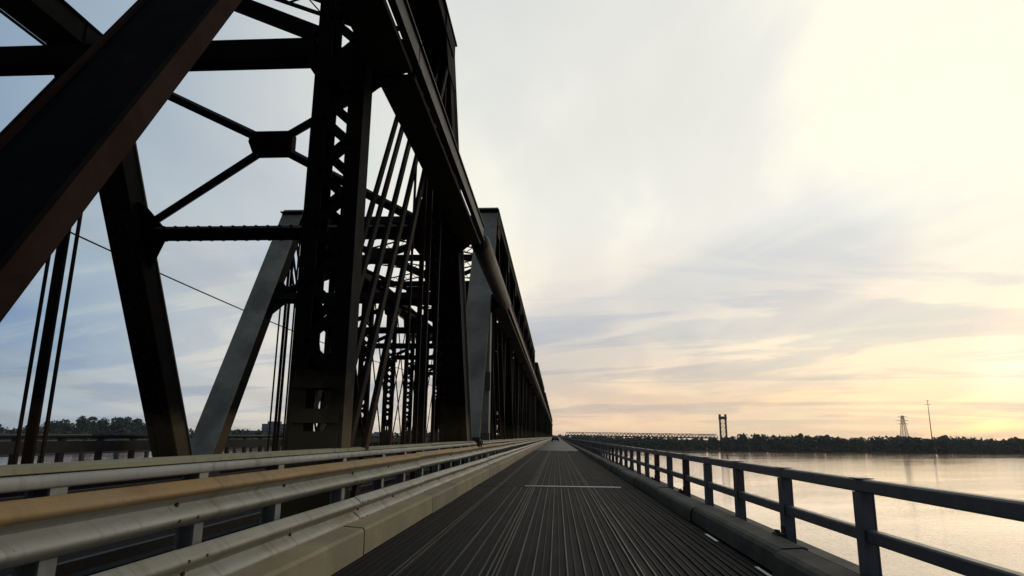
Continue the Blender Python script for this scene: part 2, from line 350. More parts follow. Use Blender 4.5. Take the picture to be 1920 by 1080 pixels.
# ------------------------------------------------------------------ left guardrails
def wbeam(x, zc, hgt=0.31, dep=0.085, t=0.006):
    """W-beam: open corrugated sheet, given a thickness, facing +x"""
    a = [(v, math.sin(math.pi*abs(v)/1.1)**1.7) for v in (q/12 for q in range(-12, 13))]
    front = [(x + dep*d, zc + hgt/2*v) for v, d in a]; back = [(x + dep*d - t, zc + hgt/2*v) for v, d in a]
    return front, back
def wbeam_mesh(x, zc, ln, lo=0, hi=24, **k):
    f, b = wbeam(x, zc, **k); prof = f[lo:hi+1] + b[lo:hi+1][::-1]
    return MB().extrude(prof[::-1], 0.0, ln)
gd = thing('steel_guardrail', 'weathered double corrugated guardrail with rust-topped upper beam beside the left kerb', 'guardrail', (-2.4, 0, 0))
ups = [-3.4, 0.4, 4.2, 8.0]
while ups[-1] < 430: ups.append(ups[-1] + (3.8 if ups[-1] < 120 else 15.2))
cache = {}
def seg(name, key, maker, m, parent, y, zoff=0.0, xoff=0.0):
    if key not in cache:
        me = maker().mesh(name); me.materials.append(m); me.polygons.foreach_set('use_smooth', [True]*len(me.polygons)); 
        try: me.set_sharp_from_angle(angle=R(55))
        except Exception: pass
        cache[key] = me
    o = link(name, cache[key], parent); o.location = (xoff, y, zoff); return o
bolt = MB(); 
for k in range(1):
    bolt.tube([(0,0,0),(0.016,0,0)], 0.015, 8)
bolt_me = bolt.mesh('bolt'); bolt_me.materials.append(M['rusty'])
for i, (a, b) in enumerate(zip(ups[:-1], ups[1:])):
    ln = b-a+0.05; dx = 0.004*(i % 2)
    u = seg('upper_beam', ('u', round(ln,2)), lambda: wbeam_mesh(-0.06, 0.80, ln, 0, 16, hgt=0.295), M['galv'], gd, a, random.uniform(-.008,.008), dx)
    t = seg('rusted_ridge', ('ur', round(ln,2)), lambda: wbeam_mesh(-0.06, 0.80, ln, 16, 24, hgt=0.295), M['rust_rail'], u, 0)
    l = seg('lower_beam', ('l', round(ln,2)), lambda: wbeam_mesh(0.03, 0.38, ln, hgt=0.315), M['galv'], gd, a, random.uniform(-.008,.008), dx)
    if a < 40:
        for q in (0.16, 1.9):
            for bx, zz, par in ((-0.06, 0.80, u), (0.03, 0.38, l)):
                o = link('bolt', bolt_me, par); o.location = (bx, q, zz)
        for bx, zz, par in ((0.025, 0.71, u), (0.115, 0.29, l), (0.115, 0.47, l)):
            for q in (0.08, 0.30):
                o = link('bolt', bolt_me, par); o.location = (bx-0.012, q, zz); o.scale = (1, 0.7, 0.7)
pys = [-2.0, -0.4, 1.2, 3.3, 4.7, 6.05, 7.9, 9.7, 11.1, 12.6, 14.3, 16.0, 17.6]
while pys[-1] < 130: pys.append(pys[-1]+1.65)
while pys[-1] < 260: pys.append(pys[-1]+3.3)
gp = MB(); gp.box(-0.20, -0.185, -0.06, 0.06, -0.05, 0.99); gp.box(-0.085, -0.07, -0.06, 0.06, -0.05, 0.99); gp.box(-0.185, -0.085, -0.008, 0.008, -0.05, 0.99)
gp_me = gp.mesh('post'); gp_me.materials.append(M['post_galv'])
for y in pys:
    o = link('post', gp_me, gd); o.location = (0, y, 0)
# the timber and flat rail on top
tp = thing('plank_top_rail', 'pale timber plank and grey flat rail topping the left guardrail', 'rail', (-2.55, 0, 1.0))
tys = [-3.0, 2.2, 7.6, 13.6, 20.4]
while tys[-1] < 430: tys.append(tys[-1] + (6.2 if tys[-1] < 120 else 18.6))
cache = {}
for i, (a, b) in enumerate(zip(tys[:-1], tys[1:])):
    ln = b-a
    k1 = seg('plank', ('p', round(ln,2)), lambda: MB().extrude([(0.03,0.046),(0.05,0.052),(0.048,0.078),(0.03,0.086),(-0.16,0.086),(-0.16,0.046)], 0.01, ln-0.01), M['plank'], tp, a, random.uniform(-.004,.006))
    k2 = seg('flat_rail', ('g', round(ln,2)), lambda: MB().extrude([(0.03,-0.024),(0.085,-0.024),(0.095,-0.012),(0.095,0.028),(0.085,0.040),(0.03,0.040)], 0.006, ln-0.006), M['grey_rail'], tp, a)
# mirror-side guardrail, seen under the left truss
og = thing('opposite_guardrail', 'dark guardrail of the far roadway glimpsed behind the left truss', 'guardrail', (-12.75, 0, 0))
for a in range(6, 300, 12):
    o = MB().extrude([(0,0.70),(0.0,1.0),(-0.06,0.97),(-0.06,0.90),(-0.02,0.86),(-0.06,0.80),(-0.06,0.73)], 0, 12.02).build('beam', M['dark_railing'], og); o.location = (0, a, 0)
    o = MB().tube([(-0.05,0,1.12),(-0.05,12,1.12)], 0.05, 8).build('top_tube', M['dark_railing'], og, True); o.location = (0, a, 0)
op = MB(); op.box(-0.16,-0.06,-0.09,0.09,-0.1,1.14); op_me = op.mesh('post'); op_me.materials.append(M['dark_railing'])
for k in range(90):
    o = link('post', op_me, og); o.location = (0, 8+k*1.5, 0)

# ------------------------------------------------------------------ right railing (and its twin on the far side)
def railing(name, label, x, out, y0, posts, dy, detail):
    t = thing(name, label, 'railing', (x, 0, 0))
    def rails(nm, z0, z1, dep, ln_list):
        cache2 = {}
        for a, b in ln_list:
            ln = round(b-a, 2)
            if ln not in cache2:
                q = MB(); hw = dep/2
                q.extrude([(-hw+0.008,z0),(-hw,z0+0.012),(-hw,z1-0.012),(-hw+0.008,z1),(hw-0.008,z1),(hw,z1-0.012),(hw,z0+0.012),(hw-0.008,z0)], 0.004, ln-0.004)
                me = q.mesh(nm); me.materials.append(M['railing']); cache2[ln] = me
            o = link(nm, cache2[ln], t); o.location = (0, a, 0)
    edges = [y0 + dy*i*3 + dy/2 for i in range(-2, posts//3+1)]
    rails('top_rail', 0.835, 0.938, 0.085, list(zip(edges[:-1], edges[1:])))
    edges2 = [e+dy for e in edges]
    rails('middle_rail', 0.452, 0.552, 0.075, list(zip(edges2[:-1], edges2[1:])))
    pm = MB(); pm.box(-0.055,-0.043,-0.075,0.075,-0.1,0.834); pm.box(0.043,0.055,-0.075,0.075,-0.1,0.834); pm.box(-0.043,0.043,-0.07,-0.058,-0.1,0.834); pm.box(-0.043,0.043,0.058,0.07,-0.1,0.834)
    pm.box(-0.062,0.062,-0.085,0.085,0.939,0.946)
    pa = pm.mesh('post'); pa.materials.append(M['railing']); pb = pa.copy(); pb.materials.clear(); pb.materials.append(M['railing_brown'])
    fm = MB(); fm.box(-0.16,-0.058,-0.13,0.05,0.20,0.262); fm.box(-0.075,-0.058,-0.10,0.02,0.262,0.335); fm.tube([(-0.125,-0.06,0.262),(-0.125,-0.06,0.295)],0.018,6); fm.tube([(-0.125,0.02,0.262),(-0.125,0.02,0.290)],0.018,6)
    fme = fm.mesh('foot_bracket'); fme.materials.append(M['rusty'])
    for i in range(0, posts):
        br = detail and i in (4, 6, 13, 21)
        o = link('post', pb if br else pa, t); o.location = (0, y0+dy*i, random.uniform(-.004, .004))
        if detail and i in (1, 4, 6, 9, 11) : link('foot_bracket', fme, o)
    return t
railing('right_railing', 'grey steel two-rail parapet railing along the right edge above the water', 2.50, 1, 5.87, 172, 1.93, True)
railing('far_side_railing', 'thin parapet railing on the far left edge behind both trusses', -16.9, -1, 8.0, 100, 1.93, False)

# ------------------------------------------------------------------ truss spans
XC, HW = -7.275, 4.325           # centre line between the two trusses, half their distance
NP = 8
PAN, RUN, ZT = 6.1, 6.0, 10.5
LEN = 2*RUN + NP*PAN
ZX = 6.5                         # level of the cross beams
def build_span(y0, label, detail):
    """detail 2: lacing bars of the near post are pieces of their own; 1: full parts; 0: one mesh"""
    t = thing('truss_span', label, 'bridge truss', (XC, y0, 0), 'railway truss spans')
    allm = MB()
    def put(mb, name, m, parent=t, kind=None):
        if detail == 0: allm.add(mb.v, mb.f); return None
        return mb.build(name, m, parent, kind=kind)
    st, ey = M['steel'], M['eyebar']
    tops = [RUN + PAN*k for k in range(NP+1)]
    for sgn in (1, -1):
        x = sgn*HW
        q = MB(); q.box(x-0.44, x+0.44, RUN-0.35, LEN-RUN+0.35, ZT-0.30, ZT+0.24)
        tc_ = put(q, 'top_chord', st)
        q = MB(); q.box(x-0.50, x+0.50, RUN-0.45, LEN-RUN+0.45, ZT+0.243, ZT+0.285); put(q, 'cover_plate', st, tc_)
        for e in (-1, 1):
            q = MB(); q.box(x+e*0.475-0.03, x+e*0.475+0.03, RUN, LEN-RUN, ZT-0.345, ZT-0.303); put(q, 'chord_flange', st, tc_)
        q = MB()
        for e in (-1, 1): q.box(x+e*0.36-0.06, x+e*0.36+0.06, 0.2, LEN-0.2, -0.30, 0.28)
        put(q, 'bottom_chord', M['steel_low'])
        # end posts, box section with a painted cover plate on the outer face
        for ya, yb in ((0.0, RUN), (LEN, LEN-RUN)):
            sg = 1 if yb > ya else -1
            a = Vector((x, ya, -0.1)); b = Vector((x, yb, ZT+0.05)); d = (b-a).normalized()
            nrm = Vector((0, -sg*d.z, sg*d.y)) if sg > 0 else Vector((0, d.z, -d.y))
            nrm = Vector((0, -sg*abs(d.z), abs(d.y)))
            q = MB(); q.bar(a, b, 0.80, 0.62); ep = put(q, 'end_post', st)
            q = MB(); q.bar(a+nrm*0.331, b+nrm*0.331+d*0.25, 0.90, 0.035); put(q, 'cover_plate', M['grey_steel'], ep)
            q = MB(); q.bar(a-nrm*0.325+Vector((0.3,0,0)), b-nrm*0.325+Vector((0.3,0,0)), 0.16, 0.022); q.bar(a-nrm*0.325-Vector((0.3,0,0)), b-nrm*0.325-Vector((0.3,0,0)), 0.16, 0.022); put(q, 'edge_flange', st, ep)
            if detail:
                q = MB()
                for k in range(34):
                    c = a + d*(0.6+k*0.33)
                    if c.z > ZT-0.6: break
                    for e in (-0.24, 0.24):
                        p0 = c - nrm*0.305 + Vector((e,0,0)); q.tube([p0, p0-nrm*0.028], 0.055, 6)
                put(q, 'hand_hole_covers', M['rusty'], ep, kind='stuff')
            # shoe at the pier
            q = MB(); q.box(x-0.52, x+0.52, ya-0.5, ya+0.5, -0.55, 0.05);
            put(q, 'bearing_shoe', M['rusty'])
        # gusset plates at the upper joints
        for k, yk in enumerate(tops):
            for e in (-1, 1):
                xx = x+e*0.462; w = 0.95 if k in (0, NP) else 0.62
                wl = 0.30 if k == 0 else w; wr = 0.30 if k == NP else w
                q = MB(); q.plate([(xx,yk-wl,ZT+0.20),(xx,yk+wr,ZT+0.20),(xx,yk+wr,ZT-0.35),(xx,yk+w*0.55,ZT-0.95),(xx,yk-w*0.55,ZT-0.95),(xx,yk-wl,ZT-0.35)], (1,0,0), 0.028)
                put(q, 'gusset_plate', st)
        # hip hangers: four eyebars each
        for yk in (tops[0], tops[-1]):
            for off, w in ((-0.31, 0.045), (-0.08, 0.10), (0.06, 0.10), (0.31, 0.05)):
                q = MB(); q.bar((x+off, yk, -0.1), (x+off, yk, ZT-0.3), w, 0.075); put(q, 'hanger_eyebar', ey)
        # diagonals: eyebars in the end panels, built-up boxes next, rods in the middle
        def diag(yt, yb, kind):
            if kind == 'eye':
                for off, w in ((-0.42, 0.05), (-0.25, 0.05), (-0.02, 0.055), (0.20, 0.055), (0.42, 0.06)):
                    q = MB(); q.bar((x+off, yt, ZT-0.1), (x+off, yb, 0.05), w, 0.15)
                    q.tube([(x+off-0.07, yb, 0.05), (x+off+0.07, yb, 0.05)], 0.28, 10); put(q, 'eyebar', ey)
            elif kind == 'box':
                q = MB(); a = Vector((x+sgn*0.10, yt, ZT-0.1)); b = Vector((x+sgn*0.10, yb, 0.05)); q.bar(a, b, 0.57, 0.11)
                dd = put(q, 'diagonal', st)
                for e in (-1, 1):
                    q = MB(); q.bar(a+Vector((e*0.308,0,0)), b+Vector((e*0.308,0,0)), 0.045, 0.16); put(q, 'side_channel', M['rust_brown'], dd)
            else:
                for off in (-0.25, 0.25):
                    q = MB(); q.bar((x+off, yt, ZT-0.1), (x+off, yb, 0.05), 0.05, 0.13); put(q, 'counter_eyebar', ey)
        diag(tops[0], tops[1], 'eye'); diag(tops[8], tops[7], 'eye')
        diag(tops[1]+0.35, tops[2]+0.47, 'box'); diag(tops[7]-0.35, tops[6]-0.47, 'box')
        for ka, kb in ((2,3),(6,5),(3,4),(5,4),(4,3),(4,5)): diag(tops[ka], tops[kb], 'rod')
        # laced vertical posts
        for k in range(1, NP):
            yk = tops[k]; q = MB(); D2 = 0.185
            for e in (-1, 1):
                q.box(x+e*0.335-0.02, x+e*0.335+0.02, yk-D2, yk+D2, -0.1, ZT-0.28)
                for f in (-1, 1):
                    xa, xb = sorted((x+e*0.313, x+e*0.14)); q.box(xa, xb, yk+f*(D2-0.012)-0.012, yk+f*(D2-0.012)+0.012, -0.1, ZT-0.28)
            vp = put(q, 'vertical_post', st)
            bars = []; pitch = 0.38; zz = 2.0; e = 1
            while zz < ZT-1.0:
                for f in (-1, 1):
                    bars.append(((x-e*f*0.21, yk+f*(D2+0.008), zz), (x+e*f*0.21, yk+f*(D2+0.008), zz+pitch)))
                zz += pitch; e = -e
            if detail == 2 and sgn == 1 and k == NP-1:
                for a, b in bars:
                    q = MB(); q.bar(a, b, 0.013, 0.13, side=(0,1,0)); put(q, 'lacing_bar', st, vp)
            else:
                q = MB()
                for a, b in bars: q.bar(a, b, 0.013, 0.13, side=(0,1,0))
                put(q, 'lacing_bars', st, vp, kind='stuff')
            for f in (-1, 1):
                yy = yk+f*(D2+0.022)
                for z0, z1 in ((0.0, 1.28), (1.38, 1.55), (1.80, 2.02), (ZX-0.55, ZX-0.2), (ZT-1.0, ZT-0.4)):
                    q = MB(); q.box(x-0.30, x+0.30, yy-0.012, yy+0.012, z0, z1); put(q, 'tie_plate', st, vp)
    # cross frames at the vertical posts
    for k in range(1, NP):
        yk = tops[k]
        q = MB(); q.box(-HW+0.40, HW-0.40, yk-0.15, yk+0.15, ZX-0.13, ZX+0.17); put(q, 'cross_beam', st)
        q = MB(); q.box(-HW+0.46, HW-0.46, yk-0.12, yk+0.12, ZT-0.25, ZT+0.05); put(q, 'top_strut', st)
        for e in (-1, 1):
            q = MB(); q.bar((-e*(HW-0.4), yk+e*0.10, ZX+0.25), (e*(HW-0.4), yk+e*0.10, ZT-0.3), 0.14, 0.20, side=(0,1,0)); put(q, 'sway_brace', st)
            q = MB(); q.box(e*(HW-0.395)-0.05, e*(HW-0.395)+0.05, yk-0.22, yk+0.22, ZX-0.30, ZX-0.14); put(q, 'seat_angle', st)
        q = MB(); q.plate([(-0.45,yk,8.2),(0.45,yk,8.2),(0.55,yk,8.5),(0.45,yk,8.8),(-0.45,yk,8.8),(-0.55,yk,8.5)], (0,1,0), 0.4); put(q, 'brace_gusset', st)
    # portals in the plane of the end posts
    for ya, yb in ((0.0, RUN), (LEN, LEN-RUN)):
        def on(zz, xx): return Vector((xx, ya+(yb-ya)*(zz+0.1)/(ZT+0.15), zz))
        sd = (on(8, 0)-on(4, 0)).normalized()
        zl, zh = ZX, ZT-0.15
        q = MB(); q.bar(on(zl,-HW+0.38), on(zl,HW-0.38), 0.34, 0.30, side=sd)
        ps = put(q, 'portal_strut', st)
        if detail:
            q = MB()
            for k in range(24):
                xx = -HW+0.7+k*0.32
                for e in (-1, 1): q.box(xx-0.03, xx+0.03, on(zl,0).y-0.12, on(zl,0).y+0.12, zl+e*0.175-0.012, zl+e*0.175+0.012)
            put(q, 'stiffener_ribs', st, ps, kind='stuff')
        q = MB(); q.bar(on(zh,-HW+0.38), on(zh,HW-0.38), 0.42, 0.30, side=sd); put(q, 'portal_strut', st)
        ctr = on((zl+zh)/2+0.1, 0)
        for e in (-1, 1):
            for zz in (zl+0.1, zh-0.1):
                far = on(zz, e*(HW-0.35)); q = MB(); q.bar(ctr, far, 0.26, 0.18, side=sd.cross(Vector((1,0,0)))); put(q, 'portal_brace', st)
            q = MB(); nn = sd.cross(Vector((1,0,0)))
            q.plate([on(zl-0.15,e*(HW-0.36)), on(zl-0.95,e*(HW-0.36)), on(zl-0.15,e*(HW-1.0))], nn, 0.05); q.plate([on(zl+0.17,e*(HW-0.36)), on(zl+0.75,e*(HW-0.36)), on(zl+0.75,e*(HW-0.55)), on(zl+0.17,e*(HW-1.0))], nn, 0.05)
            put(q, 'knee_plate', st)
        q = MB(); q.plate([ctr+sd*0.33+Vector((-0.48,0,0)), ctr+sd*0.33+Vector((0.48,0,0)), ctr+sd*0.15+Vector((0.58,0,0)), ctr-sd*0.33+Vector((0.48,0,0)), ctr-sd*0.33+Vector((-0.48,0,0)), ctr+sd*0.1+Vector((-0.58,0,0))], sd.cross(Vector((1,0,0))), 0.30)
        put(q, 'gusset_plate', st)
    # latticed top laterals, X in every panel
    for k in range(NP):
        for e in (-1, 1):
            a = Vector((-e*(HW-0.45), tops[k]+0.2, ZT-0.05+e*0.0)); b = Vector((e*(HW-0.45), tops[k+1]-0.2, ZT-0.05))
            q = MB(); d = (b-a).normalized(); zz = e*0.09
            for s in (-1, 1): q.bar(a+Vector((0,0,s*0.16+zz)), b+Vector((0,0,s*0.16+zz)), 0.09, 0.05, side=(1,0,0))
            nn = 26; L = (b-a).length; up = -1
            for i in range(nn):
                p0 = a+d*(L*i/nn); p1 = a+d*(L*(i+1)/nn); q.bar(p0+Vector((0,0,up*0.15+zz)), p1+Vector((0,0,-up*0.15+zz)), 0.02, 0.045, side=(1,0,0)); up = -up
            put(q, 'lateral_brace', st)
    if detail == 1:      # upright post propping the road-side end post
        q = MB(); q.box(HW-0.38, HW+0.42, 3.55, 4.15, -0.1, ZX-0.25); up_ = put(q, 'support_post', M['grey_steel'])
        for z0, z1 in ((0.9, 1.35), (2.9, 3.6), (ZX-0.55, ZX-0.2)):
            q = MB(); q.box(HW-0.42, HW+0.46, 3.50, 3.548, z0, z1); put(q, 'strap_plate', M['grey_band'], up_)
    # floor beams
    for k in range(0, NP+1):
        q = MB(); q.box(-HW+0.3, HW-0.3, tops[k]-0.18, tops[k]+0.18, -0.95, -0.52); put(q, 'floor_beam', st)
    if detail == 0: allm.build('truss_frame', st, t)
    return t
PERIOD = LEN + 1.2
YA = 21.6
build_span(YA-PERIOD, 'nearest black railway truss towering over the left side of the road', 2)
build_span(YA, 'second truss span, its grey-faced end portal standing beyond the nearest truss', 1)
src = build_span(YA+PERIOD, 'third truss span along the bridge, behind the grey-portalled second one', 0)
names = ['fourth truss span, low on the skyline well behind the grey portal', 'fifth truss span from the camera, a thin dark sliver down the line', 'sixth truss span from the camera, close to the vanishing point', 'farthest truss span of the row, right beside the vanishing point']
for i, nm in enumerate(names):
    c = src.copy(); col.objects.link(c); c.location.y = YA+PERIOD*(i+2); c['label'] = nm
    for ch in kids(src):
        d = ch.copy(); col.objects.link(d); d.parent = c

# ------------------------------------------------------------------ overhead duct on brackets along the right truss
XB0, XB1, ZB = -2.50, -1.90, 6.42
du = thing('overhead_duct', 'long dark duct carried on brackets high along the road side of the trusses', 'duct', (-2.2, 0, 0))
posts = []
for i in range(-1, 6):
    b = YA + PERIOD*i
    posts += [b + RUN*(ZX/ZT)] + [b+RUN+PAN*k for k in range(1, NP)] + [b+LEN-RUN*(ZX/ZT)]
posts = [p_ for p_ in posts if -14 < p_ < 330]
for p_ in posts:
    q = MB(); q.box(-2.60+2.2, XB1+2.2-0.10, -0.13, 0.13, ZX-0.10, ZX+0.12); q.box(XB1+2.2-0.10, XB1+2.2-0.075, -0.16, 0.16, ZX-0.16, ZX+0.16)
    q.plate([(-2.55+2.2,0,ZX-0.10),(-2.55+2.2,0,ZX-0.62),(-2.20+2.2,0,ZX-0.34),(-2.12+2.2,0,ZX-0.10)], (0,1,0), 0.04)
    o = q.build('bracket', M['steel'], du); o.location = (0, p_, 0)
for a, b in zip(posts[:-1], posts[1:]):
    ln = b-a-0.16
    if 16 < a < 21:      # between the two spans the duct is a round sleeve
        o = MB().tube([(-2.08+2.2, 0, ZB-0.10), (-2.06+2.2, 0.12, ZB-0.08), (-2.05+2.2, 0.35, ZB-0.07), (-2.05+2.2, ln+0.3, ZB-0.07)], [0.14, 0.23, 0.265, 0.265], 18).build('round_sleeve', M['duct'], du, True); o.location = (0, a+0.3, 0)
        continue
    q = MB()             # trough: floor and outer fascia
    q.box(XB0+2.2, XB1+2.2-0.07, 0, ln, ZB-0.30, ZB-0.22)
    q.box(XB0+2.2, XB0+2.2+0.05, 0, ln, ZB-0.22, ZB+0.20)
    o = q.build('duct_trough', M['duct'], du); o.location = (0, a+0.08, 0)
    q = MB(); q.box(XB1+2.2-0.055, XB1+2.2, -0.06, ln+0.06, ZB-0.18, ZB+0.16); q.box(XB1+2.2-0.06, XB1+2.2+0.035, -0.06, ln+0.06, ZB+0.163, ZB+0.19); q.box(XB1+2.2-0.06, XB1+2.2+0.035, -0.06, ln+0.06, ZB-0.21, ZB-0.183)
    q.build('fascia', M['duct'], o)
# cable strung along the left truss
pts = []
for i in range(0, 61):
    y = 2+i*2.0; k = (y-10) % 44/44
    pts.append((-12.6, y, 6.5 - 0.45*4*k*(1-k)))
tag(MB().tube(pts, 0.022, 6).build('hanging_cable', M['cable'], None, True), 'thin black cable sagging along the outside of the left truss', 'cable')

# rusty box clamped on the guardrail at the foot of the grey end post
jb = thing('clamp_box', 'rusty clamp and box on the guardrail at the foot of the grey end post', 'clamp', (-2.52, 21.3, 0.9))
q = MB(); q.box(-0.12,0.12,-0.28,0.28,0.0,0.26); q.box(-0.16,0.15,-0.34,-0.28,-0.05,0.30); q.box(-0.16,0.15,0.28,0.34,-0.05,0.30); q.build('box', M['rusty'], jb)
for yy in (-0.22, 0.0, 0.22):
    MB().tube([(0.12,yy,0.14),(0.19,yy,0.14)], 0.05, 8).build('bolt', M['rusty'], jb)

# ------------------------------------------------------------------ cars
def make_car(name, label, loc, paint, toward, lamp_lit):
    t = thing(name, label, 'car', loc); s = -1 if toward else 1      # s: +1 the rear faces -y
    def Q(x, y, zz): return (x, s*y, zz)
    prof = [(-2.1,0.35),(-2.15,0.62),(-2.08,0.92),(-1.45,1.0),(-0.95,1.40),(0.35,1.46),(1.05,1.0),(1.95,0.86),(2.12,0.62),(2.1,0.32)]
    q = MB(); n = len(prof); rows = []
    for xx, k in ((-0.86,0.0),(-0.78,1.0),(0.78,1.0),(0.86,0.0)):
        rows.append([Q((0.62 if xx > 0 else -0.62) if (zz > 1.05 and k == 1.0) else xx, y, zz if k == 1 else min(zz, 0.95)) for y, zz in prof])
    vv = [p_ for r_ in rows for p_ in r_]; ff = []
    for r_ in range(3):
        for i in range(n): ff.append((r_*n+i, r_*n+(i+1) % n, (r_+1)*n+(i+1) % n, (r_+1)*n+i))
    ff += [tuple(range(n)), tuple(range(3*n, 4*n))[::-1]]
    q.add(vv, ff).build('body', paint, t)
    q = MB(); q.plate([Q(-0.60,-1.40,1.06),Q(0.60,-1.40,1.06),Q(0.52,-1.02,1.37),Q(-0.52,-1.02,1.37)], (0,-s*0.7,0.7), 0.03); q.build('rear_window', M['car_glass'], t)
    q = MB(); q.plate([Q(-0.60,1.00,1.06),Q(0.60,1.00,1.06),Q(0.52,0.44,1.42),Q(-0.52,0.44,1.42)], (0,s*0.6,0.8), 0.03); q.build('windscreen', M['car_glass'], t)
    for xx in (-0.80, 0.80):
        for yy in (-1.3, 1.35):
            w = MB().tube([Q(xx-0.1,yy,0.32),Q(xx+0.1,yy,0.32)], 0.32, 16).build('wheel', M['tyre'], t); MB().tube([Q(xx-0.105,yy,0.32),Q(xx+0.105,yy,0.32)], 0.19, 12).build('rim', M['rim'], w)
        q = MB(); q.box(xx*0.86-0.13, xx*0.86+0.13, *sorted((s*-2.19, s*-2.10)), 0.68, 0.82); q.build('tail_lamp', M['taillamp'], t)
        lit = lamp_lit and xx*s < 0
        q = MB(); q.tube([Q(xx*0.78,2.02,0.70),Q(xx*0.78,2.17,0.70)], 0.13 if lit else 0.10, 12); q.build('headlight', M['headlamp'] if lit else M['headlamp_off'], t)
    q = MB(); q.box(-0.26, 0.26, *sorted((s*-2.20, s*-2.13)), 0.46, 0.58); q.build('number_plate', M['rim'], t)
    return t
make_car('car_ahead', 'small black car driving away far down the road', (-0.35, 165, 0.0), M['car_black'], False, False)
make_car('oncoming_car', 'dark red car with a lit headlight on the far roadway, seen through the truss', (-14.6, 56.5, 0.0), M['car_red'], True, True)

# ------------------------------------------------------------------ trees
def crown_mesh(name, hgt, rad, n, seed, leaf):
    r = np.random.default_rng(seed); lobes = []
    for i in range(15):
        a = r.uniform(0, 6.28); rr = rad*0.66*math.sqrt(r.uniform(0, 1)); zz = hgt*r.uniform(0.22, 0.80)
        lobes.append((rr*math.cos(a), rr*math.sin(a), zz, rad*r.uniform(0.36, 0.56)*(1.15-0.35*zz/hgt)))
    lobes.append((0, 0, hgt*0.88, rad*0.34)); lobes = np.array(lobes)
    k = r.integers(0, len(lobes), n); d = r.normal(size=(n, 3)); d /= np.linalg.norm(d, axis=1)[:, None]
    c = lobes[k, :3] + d*(lobes[k, 3]*r.uniform(0.55, 1.05, n))[:, None]*np.array([1, 1, 0.85])
    return c, r
def leaf_quads(c, r, leaf):
    n = len(c); a = r.normal(size=(n, 3)); a /= np.linalg.norm(a, axis=1)[:, None]
    b = np.cross(a, r.normal(size=(n, 3))); b /= np.linalg.norm(b, axis=1)[:, None]
    s = leaf*r.uniform(0.6, 1.3, n)[:, None]
    v = np.stack([c-a*s-b*s*0.7, c+a*s-b*s*0.7, c+a*s*0.8+b*s, c-a*s*0.8+b*s*0.8], 1).reshape(-1, 3)
    return v
def quads_mesh(name, v, m):
    nq = len(v)//4; me = bpy.data.meshes.new(name); me.vertices.add(nq*4); me.vertices.foreach_set('co', v.astype(np.float32).ravel())
    me.loops.add(nq*4); me.loops.foreach_set('vertex_index', np.arange(nq*4, dtype=np.int32)); me.polygons.add(nq)
    me.polygons.foreach_set('loop_start', np.arange(0, nq*4, 4, dtype=np.int32)); me.polygons.foreach_set('loop_total', np.full(nq, 4, np.int32))
    me.update(); me.validate(); me.materials.append(m); return me
def tree(name, label, x, y, zb, hgt, rad, seed, group):
    t = thing(name, label, 'tree', (x, y, zb), group)
    c, r = crown_mesh('crown', hgt, rad, 3200, seed, 0.5); link('crown', quads_mesh('crown', leaf_quads(c, r, hgt*0.026), M['leaf']), t)
    q = MB(); q.tube([(0,0,-0.5),(0.1,0,hgt*0.25),(0.0,0.1,hgt*0.5),(0.1,0.1,hgt*0.8)], [hgt*0.022, hgt*0.017, hgt*0.012, hgt*0.004], 8)
    for i in range(5):
        a = r.uniform(0, 6.28); z0 = hgt*r.uniform(0.25, 0.55); q.tube([(0.05,0.05,z0),(math.cos(a)*rad*0.6, math.sin(a)*rad*0.6, z0+hgt*0.22)], [hgt*0.008, hgt*0.003], 5)
    q.build('trunk', M['bark'], t, True)
    return t
# continuous woods along the shore (no single tree can be told apart)
def woods(name, label, x0, x1, hmin, hmax, rows, seed, per=120):
    r = np.random.default_rng(seed); C = []; S = []
    pts = [p_ for p_ in sf if x0 <= p_[0] <= x1]
    for (xa, ya), (xb, yb) in zip(pts[:-1], pts[1:]):
        L = math.hypot(xb-xa, yb-ya); m = max(1, int(L/5.0))
        for i in range(m):
            tt = (i+r.uniform(0, 1))/m; x = xa+(xb-xa)*tt; y = ya+(yb-ya)*tt; d = math.hypot(x, y)
            for k in range(rows):
                off = 9+k*11+r.uniform(-4, 4); f = 1+off/d
                hh_ = r.uniform(hmin, hmax)*(0.90+0.10*math.sin(x*0.021+1.3)*math.sin(x*0.057)+0.03*k)*(0.80 if 10 < x < 185 else 1.0)
                nq = per if k < 2 else per//2
                rad = hh_*r.uniform(0.30, 0.45); u = r.normal(size=(nq, 3)); u /= np.linalg.norm(u, axis=1)[:, None]
                zc = np.abs(u[:, 2:3]); 
                p_ = np.array([x*f, y*f, WZ+1.4]) + np.concatenate([u[:, :2]*rad*r.uniform(0.7, 1.05, (nq, 1)), (0.02+0.98*r.uniform(0, 1, (nq, 1))**0.7)*hh_*(0.55+0.45*zc)], 1)
                C.append(p_)
    C = np.concatenate(C)
    o = link(name, quads_mesh(name, leaf_quads(C, r, 0.95), M['leaf']), None, 'stuff')
    return tag(o, label, 'woods')
woods('right_shore_woods', 'dark band of woods along the far right shore below the pylons', 20, 1100, 16.0, 17.6, 3, 3, 190)
woods('left_shore_woods', 'low dark woods on the far left shore behind the trusses', -1000, 12, 14.0, 17.0, 2, 5, 150)
def at_u(u, Y):   # lateral position on the far shore for a picture column, at distance Y ahead
    return (u-1044)/1250/0.9764*Y*0.955 if u < 1044 else (u-1044)/1250/0.9764*Y*0.955
big = [(8,575,19,8),(45,590,21,12),(78,580,23,12),(112,600,26,13),(134,575,25.5,12),(158,600,24.5,13),(184,590,25.5,13),(206,585,26,12),(226,600,25,12),(244,590,20,9),(268,600,16,7),(365,660,19,7),(384,650,18,6)]
